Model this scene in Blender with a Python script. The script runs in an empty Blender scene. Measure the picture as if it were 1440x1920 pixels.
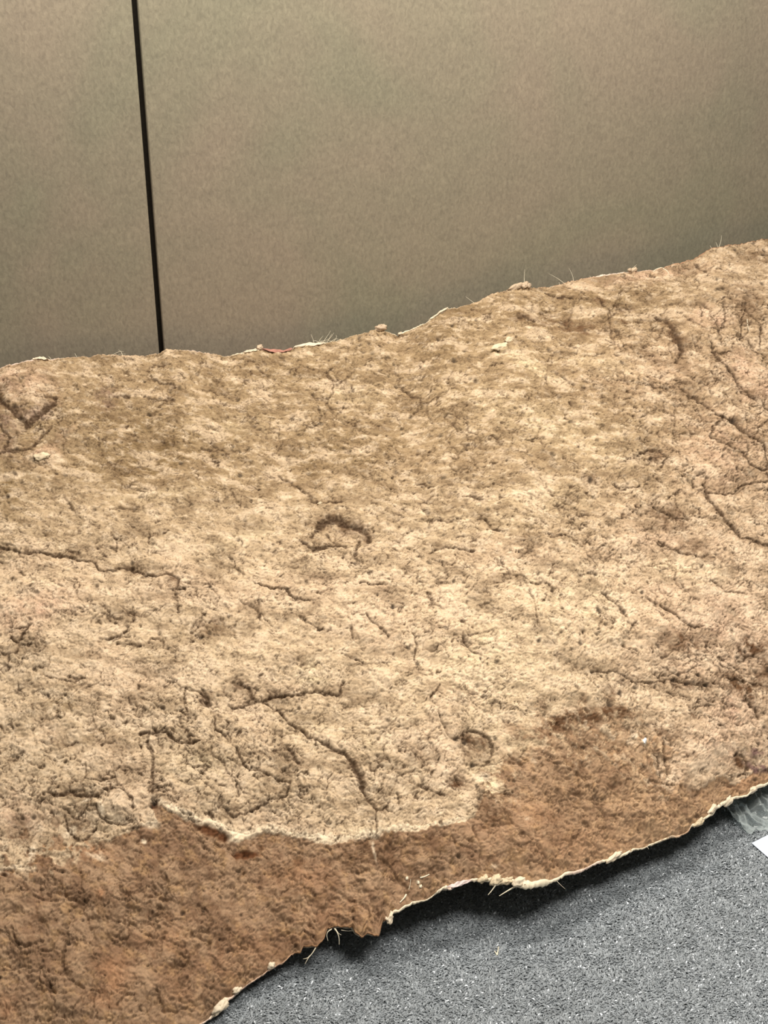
import bpy, math, random
import numpy as np

# ------------------------------------------------------------------ camera, world, lights, exposure
C = bpy.context.scene.collection
F_PX = 2400.0
PITCH = math.radians(25.4)
CAM = np.array([0.0, 0.0, 1.5])
cd = bpy.data.cameras.new('camera'); cam = bpy.data.objects.new('camera', cd); C.objects.link(cam)
cam.location = CAM; cam.rotation_euler = (math.pi/2 - PITCH, 0, 0)
cd.sensor_fit = 'VERTICAL'; cd.sensor_height = 24.0; cd.lens = F_PX/1920*24.0
cd.clip_start = 0.02
bpy.context.scene.camera = cam

w = bpy.data.worlds.new('world'); bpy.context.scene.world = w; w.use_nodes = True
w.node_tree.nodes['Background'].inputs[0].default_value = (0.98, 1.0, 0.93, 1)
w.node_tree.nodes['Background'].inputs[1].default_value = 0.15

def area(name, loc, target, size, energy, col, spread=180):
    d = bpy.data.lights.new(name, 'AREA'); d.shape = 'RECTANGLE'; d.size, d.size_y = size
    d.energy = energy; d.color = col; d.spread = math.radians(spread)
    o = bpy.data.objects.new(name, d); C.objects.link(o); o.location = loc
    v = np.array(target, float) - np.array(loc, float)
    from mathutils import Vector
    o.rotation_euler = Vector(v).to_track_quat('-Z', 'Y').to_euler()
    return o
area('ceiling_lamp', (0.86, 1.05, 2.70), (0.70, 1.30, 0.2), (0.85, 0.85), 21, (1.0, 0.95, 0.86), 98)
wash_ = area('added_wall_wash', (0.0, 2.27, 2.20), (0.0, 2.27, 0.0), (2.4, 0.15), 47, (1.0, 0.945, 0.85))  # added unseen strip that makes the wall fade downwards
wash_.rotation_euler = (math.radians(6), 0, math.atan(0.33))

vs = bpy.context.scene.view_settings
vs.view_transform = 'Standard'; vs.look = 'None'; vs.gamma = 1.0; vs.exposure = 0.0; vs.use_curve_mapping = False

# ------------------------------------------------------------------ helpers
FW = np.array([0, math.cos(PITCH), -math.sin(PITCH)])
UP = np.array([0, math.sin(PITCH), math.cos(PITCH)])
RT = np.array([1.0, 0, 0])
WALL0, WSL = 2.74, 0.33            # the wall runs along Y = WALL0 + WSL * X
WN = np.array([WSL, -1.0, 0]); WN /= np.linalg.norm(WN)      # wall normal, towards the room
WD = np.array([1.0, WSL, 0]); WD /= np.linalg.norm(WD)       # along the wall

def ray(px, py):
    px = np.asarray(px, float)[..., None]; py = np.asarray(py, float)[..., None]
    return FW + (px-720)/F_PX*RT - (py-960)/F_PX*UP
def at_z(px, py, z):
    d = ray(px, py); t = (np.asarray(z)[..., None] - CAM[2]) / d[..., 2:3]
    return CAM + d*t
def at_wall(px, py, off):
    d = ray(px, py); p0 = np.array([0, WALL0, 0]) + WN*0
    num = ((p0-CAM) @ WN) + np.asarray(off)
    t = num / (d @ WN)
    return CAM + d*t[..., None]
def project(P):
    q = P - CAM; z = q @ FW
    return 720 + F_PX*(q @ RT)/z, 960 - F_PX*(q @ UP)/z

def lin(c):
    c = np.asarray(c, float)/255.0
    return np.where(c <= 0.04045, c/12.92, ((c+0.055)/1.055)**2.4)

def tag(o, label=None, cat=None, group=None, kind=None):
    if label: o['label'] = label
    if cat: o['category'] = cat
    if group: o['group'] = group
    if kind: o['kind'] = kind
    return o
def empty(name, loc):
    o = bpy.data.objects.new(name, None); C.objects.link(o); o.location = loc
    o.empty_display_size = 0.1
    return o
def link(name, me, mat, parent=None):
    o = bpy.data.objects.new(name, me); C.objects.link(o)
    me.materials.append(mat)
    if parent:
        o.parent = parent; o.matrix_parent_inverse.identity()
        o.location = [-x for x in parent.location]
    return o
def mesh_np(name, V, Fq, col=None, smooth=True):
    """V (n,3), Fq (m,4) or (m,3)"""
    me = bpy.data.meshes.new(name); V = np.ascontiguousarray(V, np.float32); Fq = np.ascontiguousarray(Fq, np.int32)
    k = Fq.shape[1]
    me.vertices.add(len(V)); me.vertices.foreach_set('co', V.ravel())
    me.loops.add(Fq.size); me.loops.foreach_set('vertex_index', Fq.ravel())
    me.polygons.add(len(Fq)); me.polygons.foreach_set('loop_start', np.arange(0, Fq.size, k, dtype=np.int32))
    me.update(calc_edges=True)
    me.polygons.foreach_set('use_smooth', np.full(len(Fq), smooth, bool))
    if col is not None:
        a = me.color_attributes.new('tint', 'FLOAT_COLOR', 'POINT')
        c = np.ones((len(V), 4), np.float32); c[:, :3] = col
        a.data.foreach_set('color', c.ravel())
    me.validate()
    return me
def grid_faces(nr, nc, wrap=False):
    i = np.arange(nr-1)[:, None]; j = np.arange(nc if wrap else nc-1)[None, :]
    j2 = (j+1) % nc
    return np.stack([i*nc+j, i*nc+j2, (i+1)*nc+j2, (i+1)*nc+j], -1).reshape(-1, 4)
def box_mesh(name, x0, x1, y0, y1, z0, z1, bev=0.0):
    import bmesh
    bm = bmesh.new()
    vs_ = [bm.verts.new((x, y, z)) for x in (x0, x1) for y in (y0, y1) for z in (z0, z1)]
    for f in ((0,1,3,2),(4,6,7,5),(0,4,5,1),(2,3,7,6),(0,2,6,4),(1,5,7,3)):
        bm.faces.new([vs_[k] for k in f])
    bmesh.ops.recalc_face_normals(bm, faces=bm.faces)
    if bev: bmesh.ops.bevel(bm, geom=list(bm.edges), offset=bev, segments=2, affect='EDGES')
    me = bpy.data.meshes.new(name); bm.to_mesh(me); bm.free()
    return me
def tube(pts, r0, r1, n=5):
    P = np.array(pts, float); m = len(P)
    # resample
    t = np.linspace(0, 1, m); tt = np.linspace(0, 1, (m-1)*4+1)
    if m > 2:
        k = 0.5
        P2 = np.stack([np.interp(tt, t, P[:, a]) for a in range(3)], -1)
        for _ in range(3): P2[1:-1] = (P2[:-2]+2*P2[1:-1]+P2[2:])/4
    else: P2 = np.stack([np.interp(tt, t, P[:, a]) for a in range(3)], -1)
    T = np.gradient(P2, axis=0); T /= np.linalg.norm(T, axis=1, keepdims=True)+1e-12
    ref = np.array([0.3, 0.2, 0.93]); A = np.cross(T, ref); A /= np.linalg.norm(A, axis=1, keepdims=True)+1e-12
    B = np.cross(T, A)
    R = np.linspace(r0, r1, len(P2))[:, None, None]
    ang = np.arange(n)*2*math.pi/n
    V = P2[:, None] + R*(A[:, None]*np.cos(ang)[None, :, None] + B[:, None]*np.sin(ang)[None, :, None])
    return V.reshape(-1, 3), grid_faces(len(P2), n, True)

# ---- numpy noise
def _h(ix, iy, seed):
    h = (ix.astype(np.int64)*374761393 + iy.astype(np.int64)*668265263 + seed*1274126177) & 0xffffffff
    h = ((h ^ (h >> 13))*1103515245) & 0xffffffff
    h = ((h ^ (h >> 16))*2246822519) & 0xffffffff
    return (h ^ (h >> 15))
def gn(x, y, seed=0):
    x0 = np.floor(x); y0 = np.floor(y); fx = (x-x0).astype(np.float32); fy = (y-y0).astype(np.float32)
    ux = fx*fx*fx*(fx*(fx*6-15)+10); uy = fy*fy*fy*(fy*(fy*6-15)+10)
    def g(ax, ay):
        a = (_h(x0+ax, y0+ay, seed) & 0xffff).astype(np.float32)*(2*math.pi/65536)
        return np.cos(a)*(fx-ax) + np.sin(a)*(fy-ay)
    a = g(0, 0); b = g(1, 0); c = g(0, 1); d = g(1, 1)
    return (a + ux*(b-a) + uy*(c-a) + ux*uy*(a-b-c+d))*1.5
def fbm(x, y, sc, octv, seed=0, rough=0.55):
    r = 0; a = 1; s = 0
    for o in range(octv):
        r = r + a*gn(x/sc*2**o, y/sc*2**o, seed+o*17); s += a; a *= rough
    return r/s
def voro(x, y, seed=0):
    """F1, F2-F1 and a random id"""
    x0 = np.floor(x); y0 = np.floor(y)
    f1 = np.full(x.shape, 9., np.float32); f2 = f1.copy(); idr = np.zeros(x.shape, np.float32)
    for dx in (-1, 0, 1):
        for dy in (-1, 0, 1):
            h = _h(x0+dx, y0+dy, seed)
            cx = x0+dx+0.08+0.84*(h & 0xfff)/4096.; cy = y0+dy+0.08+0.84*((h >> 12) & 0xfff)/4096.
            d = np.sqrt((cx-x)**2+(cy-y)**2).astype(np.float32)
            r = ((h >> 20) & 0xff).astype(np.float32)/255
            m = d < f1
            f2 = np.where(m, f1, np.minimum(f2, d)); idr = np.where(m, r, idr); f1 = np.where(m, d, f1)
    return f1, f2-f1, idr
def sst(a, b, x):
    t = np.clip((x-a)/(b-a), 0, 1); return t*t*(3-2*t)

# ------------------------------------------------------------------ materials
def new_mat(name):
    m = bpy.data.materials.new(name); m.use_nodes = True
    nt = m.node_tree; return m, nt, nt.nodes['Principled BSDF']
def N(nt, t, **kw):
    n = nt.nodes.new(t)
    for k, v in kw.items():
        if k in n.inputs.keys() if hasattr(n.inputs, 'keys') else False: n.inputs[k].default_value = v
        else: setattr(n, k, v)
    return n
def plain(name, rgb, rough=0.7, spec=0.3, sss=0.0, nscale=0, namp=0.15, bump=0.0):
    m, nt, b = new_mat(name); c = lin(rgb)
    b.inputs['Base Color'].default_value = (*c, 1); b.inputs['Roughness'].default_value = rough
    b.inputs['Specular IOR Level'].default_value = spec
    if nscale:
        tc = nt.nodes.new('ShaderNodeTexCoord')
        no = nt.nodes.new('ShaderNodeTexNoise'); no.inputs['Scale'].default_value = nscale; no.inputs['Detail'].default_value = 4
        nt.links.new(tc.outputs['Object'], no.inputs['Vector'])
        r = nt.nodes.new('ShaderNodeValToRGB'); nt.links.new(no.outputs[0], r.inputs[0])
        r.color_ramp.elements[0].position = .3; r.color_ramp.elements[1].position = .7
        r.color_ramp.elements[0].color = (*np.clip(c*(1-namp), 0, 1), 1); r.color_ramp.elements[1].color = (*np.clip(c*(1+namp), 0, 1), 1)
        nt.links.new(r.outputs[0], b.inputs['Base Color'])
        if bump:
            bu = nt.nodes.new('ShaderNodeBump'); bu.inputs['Strength'].default_value = 1; bu.inputs['Distance'].default_value = bump
            nt.links.new(no.outputs[0], bu.inputs['Height']); nt.links.new(bu.outputs[0], b.inputs['Normal'])
    return m

def mat_tint(name, rough, spec, fine=420, amp=0.16, bump=0.0006, speck=True):
    """per-vertex pigment times fine grain, with fine bump"""
    m, nt, b = new_mat(name); L = nt.links.new
    at = nt.nodes.new('ShaderNodeAttribute'); at.attribute_name = 'tint'
    tc = nt.nodes.new('ShaderNodeTexCoord')
    n1 = nt.nodes.new('ShaderNodeTexNoise'); n1.inputs['Scale'].default_value = fine; n1.inputs['Detail'].default_value = 3
    n1.inputs['Roughness'].default_value = .6
    L(tc.outputs['Object'], n1.inputs['Vector'])
    mr = nt.nodes.new('ShaderNodeMapRange'); mr.inputs[1].default_value = .3; mr.inputs[2].default_value = .7
    mr.inputs[3].default_value = 1-amp; mr.inputs[4].default_value = 1+amp
    L(n1.outputs[0], mr.inputs[0])
    vm = nt.nodes.new('ShaderNodeVectorMath'); vm.operation = 'SCALE'
    L(at.outputs['Color'], vm.inputs[0]); L(mr.outputs[0], vm.inputs['Scale'])
    L(vm.outputs[0], b.inputs['Base Color'])
    b.inputs['Roughness'].default_value = rough; b.inputs['Specular IOR Level'].default_value = spec
    bu = nt.nodes.new('ShaderNodeBump'); bu.inputs['Strength'].default_value = 1; bu.inputs['Distance'].default_value = bump
    L(n1.outputs[0], bu.inputs['Height']); L(bu.outputs[0], b.inputs['Normal'])
    return m

M_earth = mat_tint('painted_earth_relief', .8, .22, fine=330, amp=.07, bump=.0004)
M_rim = mat_tint('torn_plaster', .6, .3, fine=250, amp=.08, bump=.0006)
M_pile = mat_tint('carpet_fibre', .42, .5, fine=60, amp=.05, bump=.0)
M_back = plain('latex_backing', (205, 190, 165), .7, .3, nscale=40)
M_fibre = plain('cream_fibre', (236, 224, 198), .5, .4)
M_pink = plain('pink_fabric', (176, 126, 110), .85, .2, nscale=120, bump=.0006)
M_cream = plain('cream_latex', (226, 208, 182), .6, .35, nscale=90, namp=.12, bump=.001)
M_lump = plain('tan_latex_lump', (196, 172, 145), .6, .35, nscale=150, namp=.2, bump=.001)
M_stone = plain('pale_stone', (216, 196, 164), .6, .3, nscale=90, namp=.2, bump=.002)
M_paper = plain('white_card', (206, 213, 228), .6, .3, nscale=300, namp=.02)
M_strip = plain('dark_joint', (44, 38, 30), .7, .3, nscale=200, namp=.2)

def wall_mat():
    m, nt, b = new_mat('buff_fibre_board'); L = nt.links.new
    tc = nt.nodes.new('ShaderNodeTexCoord')
    def noise(sc, det, map_s=(1, 1, 1)):
        mp = nt.nodes.new('ShaderNodeMapping'); mp.inputs['Scale'].default_value = map_s
        L(tc.outputs['Object'], mp.inputs[0])
        n = nt.nodes.new('ShaderNodeTexNoise'); n.inputs['Scale'].default_value = sc; n.inputs['Detail'].default_value = det
        n.inputs['Roughness'].default_value = .65; n.inputs['Distortion'].default_value = .6
        L(mp.outputs[0], n.inputs['Vector']); return n
    fine = noise(150, 5, (1, 1, .6)); mid = noise(22, 4); big = noise(2.2, 2)
    def ramp(n, lo, hi, c0, c1):
        r = nt.nodes.new('ShaderNodeValToRGB'); L(n.outputs[0], r.inputs[0])
        r.color_ramp.elements[0].position = lo; r.color_ramp.elements[1].position = hi
        r.color_ramp.elements[0].color = (*c0, 1); r.color_ramp.elements[1].color = (*c1, 1); return r
    base = ramp(big, .35, .65, lin((147, 140, 120)), lin((157, 143, 125)))
    def mul(a, bb):
        mx = nt.nodes.new('ShaderNodeMix'); mx.data_type = 'RGBA'; mx.blend_type = 'MULTIPLY'; mx.inputs[0].default_value = 1
        L(a, mx.inputs[6]); L(bb, mx.inputs[7]); return mx.outputs[2]
    r1 = ramp(fine, .3, .7, (.80, .80, .80), (1.17, 1.17, 1.16))
    r2 = ramp(mid, .3, .7, (.94, .94, .94), (1.06, 1.06, 1.05))
    L(mul(mul(base.outputs[0], r1.outputs[0]), r2.outputs[0]), b.inputs['Base Color'])
    b.inputs['Roughness'].default_value = .8; b.inputs['Specular IOR Level'].default_value = .25
    bu = nt.nodes.new('ShaderNodeBump'); bu.inputs['Strength'].default_value = .5; bu.inputs['Distance'].default_value = .0008
    L(fine.outputs[0], bu.inputs['Height']); L(bu.outputs[0], b.inputs['Normal'])
    return m
M_wall = wall_mat()

def carpet_mat():
    m, nt, b = new_mat('grey_carpet'); L = nt.links.new
    tc = nt.nodes.new('ShaderNodeTexCoord')
    n = nt.nodes.new('ShaderNodeTexNoise'); n.inputs['Scale'].default_value = 260; n.inputs['Detail'].default_value = 4
    L(tc.outputs['Object'], n.inputs['Vector'])
    r = nt.nodes.new('ShaderNodeValToRGB'); L(n.outputs[0], r.inputs[0])
    r.color_ramp.elements[0].position = .35; r.color_ramp.elements[1].position = .68
    r.color_ramp.elements[0].color = (*lin((86, 91, 95)), 1); r.color_ramp.elements[1].color = (*lin((160, 166, 172)), 1)
    L(r.outputs[0], b.inputs['Base Color'])
    b.inputs['Roughness'].default_value = .7
    bu = nt.nodes.new('ShaderNodeBump'); bu.inputs['Strength'].default_value = 1; bu.inputs['Distance'].default_value = .003
    L(n.outputs[0], bu.inputs['Height']); L(bu.outputs[0], b.inputs['Normal'])
    return m
M_carpet = carpet_mat()

def plastic_mat():
    m, nt, b = new_mat('clear_plastic_film'); L = nt.links.new
    b.inputs['Base Color'].default_value = (.74, .79, .79, 1); b.inputs['Roughness'].default_value = .16
    b.inputs['Specular IOR Level'].default_value = .8
    tr = nt.nodes.new('ShaderNodeBsdfTransparent'); tr.inputs[0].default_value = (.92, .95, .95, 1)
    mx = nt.nodes.new('ShaderNodeMixShader'); lw = nt.nodes.new('ShaderNodeLayerWeight'); lw.inputs[0].default_value = .35
    mr = nt.nodes.new('ShaderNodeMapRange'); mr.inputs[3].default_value = .12; mr.inputs[4].default_value = .95
    L(lw.outputs['Facing'], mr.inputs[0]); L(mr.outputs[0], mx.inputs[0])
    L(tr.outputs[0], mx.inputs[1]); L(b.outputs[0], mx.inputs[2])
    L(mx.outputs[0], nt.nodes['Material Output'].inputs[0])
    return m
M_plastic = plastic_mat()

# ------------------------------------------------------------------ setting: floor and wall
me = box_mesh('floor', -3.5, 4.5, -1.5, 5.5, -.03, 0)
floor = link('floor', me, M_carpet); tag(floor, 'grey flecked carpet floor', kind='structure')

WANG = math.atan(WSL)
wall = empty('wall_back', (0, WALL0, 0)); tag(wall, 'buff fibre board wall of wide panels with a dark open joint', kind='structure')
wall.rotation_euler = (0, 0, WANG)
def wall_x(px, py):                      # position along the wall of a pixel
    p = at_wall(px, py, 0.0) - np.array([0, WALL0, 0]); return float(p @ WD)
gx0 = .5*(wall_x(246.5, 2)+wall_x(298, 650)); gx1 = .5*(wall_x(258, 2)+wall_x(308.5, 650))
def wpart(name, x0, x1, y0, y1, z0, z1, mat, bev=.0012):
    me = box_mesh(name, x0, x1, y0, y1, z0, z1, bev)
    o = bpy.data.objects.new(name, me); C.objects.link(o); me.materials.append(mat); o.parent = wall; return o
wpart('wall_panel', gx0-1.22, gx0, 0, .018, .0, 2.7, M_wall)
wpart('wall_panel', gx1, gx1+2.44, 0, .018, .0, 2.7, M_wall)
wpart('wall_panel', gx0-1.22-.012-1.22, gx0-1.22-.012, 0, .018, .0, 2.7, M_wall)
wpart('joint_strip', gx0-.03, gx1+.03, .0182, .024, .0, 2.7, M_strip, 0)
wpart('backing_board', -4.0, 5.0, .0245, .05, .0, 2.7, M_strip, 0)

# ------------------------------------------------------------------ the relief panel: outlines (pixel coordinates of the photograph)
BOT = [(-120,2135),(0,2085),(100,2045),(200,2003),(300,1960),(380,1920),(398,1908),(413,1899),(422,1884),(447,1863),(467,1847),(480,1840),(507,1820),(530,1808),(545,1793),(553,1790),(562,1790),(567,1778),(593,1779),(606,1764),(613,1744),(633,1740),(660,1742),(665,1753),(680,1759),(687,1753),(700,1757),(710,1756),(714,1740),(717,1729),(728,1729),(733,1715),(747,1710),(773,1695),(797,1693),(830,1669),(840,1672),(867,1658),(884,1653),(907,1653),(919,1655),(926,1662),(932,1661),(942,1655),(960,1655),(969,1664),(989,1668),(1018,1664),(1040,1655),(1062,1642),(1090,1636),(1101,1629),(1123,1619),(1146,1614),(1168,1607),(1190,1594),(1204,1592),(1229,1582),(1251,1574),(1270,1572),(1289,1561),(1294,1552),(1307,1550),(1318,1539),(1334,1529),(1340,1519),(1354,1511),(1370,1500),(1398,1496),(1408,1486),(1423,1478),(1440,1471),(1540,1425)]
TOP = [(-120,742),(0,697),(17,688),(52,682),(73,676),(97,678),(146,675),(167,673),(208,669),(257,671),(295,669),(305,663),(312,660),(351,661),(399,668),(420,673),(451,666),(485,661),(544,660),(554,652),(606,648),(644,641),(690,627),(703,622),(728,627),(745,634),(762,625),(797,611),(804,604),(835,585),(860,580),(894,571),(919,557),(956,545),(994,543),(1024,543),(1080,530),(1125,520),(1178,513),(1222,511),(1252,502),(1298,490),(1331,470),(1365,464),(1406,458),(1425,452),(1440,452),(1540,424)]
HB = [(-120,.012),(300,.012),(420,.014),(520,.024),(620,.055),(720,.068),(850,.090),(1000,.086),(1150,.07),(1300,.062),(1440,.07),(1540,.07)]
def itp(tab, x):
    a = np.array(tab, float); return np.interp(x, a[:, 0], a[:, 1])

STEP = 1.36
PX = np.arange(-100, 1530, STEP); NC = len(PX)
rngn = gn(PX/7.0, PX*0+3.3, 5)*1.6 + gn(PX/3.2, PX*0+1.3, 6)*1.0
bot = itp(BOT, PX) + rngn; top = itp(TOP, PX) + .7*gn(PX/6.0, PX*0+9.3, 8)*1.6 + gn(PX/3., PX*0+2.3, 9)*.7
def smooth(a, n):
    k = np.hanning(n); k /= k.sum(); return np.convolve(np.pad(a, n//2, mode='edge'), k, 'valid')
Bj = at_z(PX, bot, itp(HB, PX)); Tj = at_wall(PX, top, .045 + .012*gn(PX/190., PX*0+.7, 11))     # ragged
B3 = np.stack([smooth(Bj[:, a], 61) for a in range(3)], -1); T3 = np.stack([smooth(Tj[:, a], 61) for a in range(3)], -1)
NR = 905
v = np.linspace(0, 1, NR)[:, None]
# the rows spread a little wider apart where the far edge is further away
L3 = B3[None]*(1-v[..., None]) + T3[None]*v[..., None]
e_u = np.array([WD[0], WD[1], 0]); chord = (T3-B3); chord /= np.linalg.norm(chord, axis=1, keepdims=True)
NRM = np.cross(np.broadcast_to(WD, chord.shape), chord); NRM /= np.linalg.norm(NRM, axis=1, keepdims=True)   # up and towards the room
if NRM[0, 2] < 0: NRM = -NRM
kern = np.hanning(121); kern /= kern.sum()
NRM = np.stack([np.convolve(np.pad(NRM[:, a], 60, mode='edge'), kern, 'valid') for a in range(3)], -1)
NRM /= np.linalg.norm(NRM, axis=1, keepdims=True)
RAG = (Bj-B3)[None]*(np.clip(1-v/.045, 0, 1)**1.6)[..., None] + (Tj-T3)[None]*(np.clip(1-(1-v)/.045, 0, 1)**1.6)[..., None]
bulge = .060*np.sin(math.pi*np.clip(v, 0, 1))**.8*(1-.35*v) 
P0 = L3 + RAG + (bulge*np.ones((1, NC)))[..., None]*NRM[None]
S = ((P0-RAG) @ WD).astype(np.float64)                    # metres along the wall
dl = np.linalg.norm(np.diff(P0-RAG, axis=0), axis=2); Tt = np.zeros((NR, NC)); Tt[1:] = np.cumsum(dl, 0)
Tt = Tt - Tt[-1][None] ; Tt = Tt + itp([(-120, 0), (1540, .25)], PX)[None]  # metres down from the far edge
cm = chord.mean(0); cm /= np.linalg.norm(cm); Tt = -((P0-RAG) @ cm)                # metres down the slope, from the real position
px, py = project(P0)

# ---- authored marks, drawn into rasters over the panel
X0, Y0, RW, RH = -140, 380, 1720, 1800
def samp(R, x, y):
    x = np.clip(x-X0, 0, RW-2.001); y = np.clip(y-Y0, 0, RH-2.001)
    xi = x.astype(int); yi = y.astype(int); fx = (x-xi).astype(np.float32); fy = (y-yi).astype(np.float32)
    return (R[yi, xi]*(1-fx)+R[yi, xi+1]*fx)*(1-fy) + (R[yi+1, xi]*(1-fx)+R[yi+1, xi+1]*fx)*fy
crk = np.zeros((RH, RW), np.float32)      # crack depth, 1 = full
def seg_draw(R, a, b, wa, wb, s=1.0, soft=1.6):
    m = max(wa, wb)*2+6
    x0 = int(max(X0, min(a[0], b[0])-m)); x1 = int(min(X0+RW-1, max(a[0], b[0])+m))
    y0 = int(max(Y0, min(a[1], b[1])-m)); y1 = int(min(Y0+RH-1, max(a[1], b[1])+m))
    if x1 <= x0 or y1 <= y0: return
    xx, yy = np.meshgrid(np.arange(x0, x1), np.arange(y0, y1))
    dx, dy = b[0]-a[0], b[1]-a[1]; L2 = dx*dx+dy*dy+1e-6
    t = np.clip(((xx-a[0])*dx+(yy-a[1])*dy)/L2, 0, 1)
    d = np.hypot(xx-a[0]-t*dx, yy-a[1]-t*dy); ww = wa+(wb-wa)*t
    val = s*np.clip(1-(d-ww*.25)/(ww*.9+soft*.3), 0, 1)
    sub = R[y0-Y0:y1-Y0, x0-X0:x1-X0]; np.maximum(sub, val, out=sub)
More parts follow.
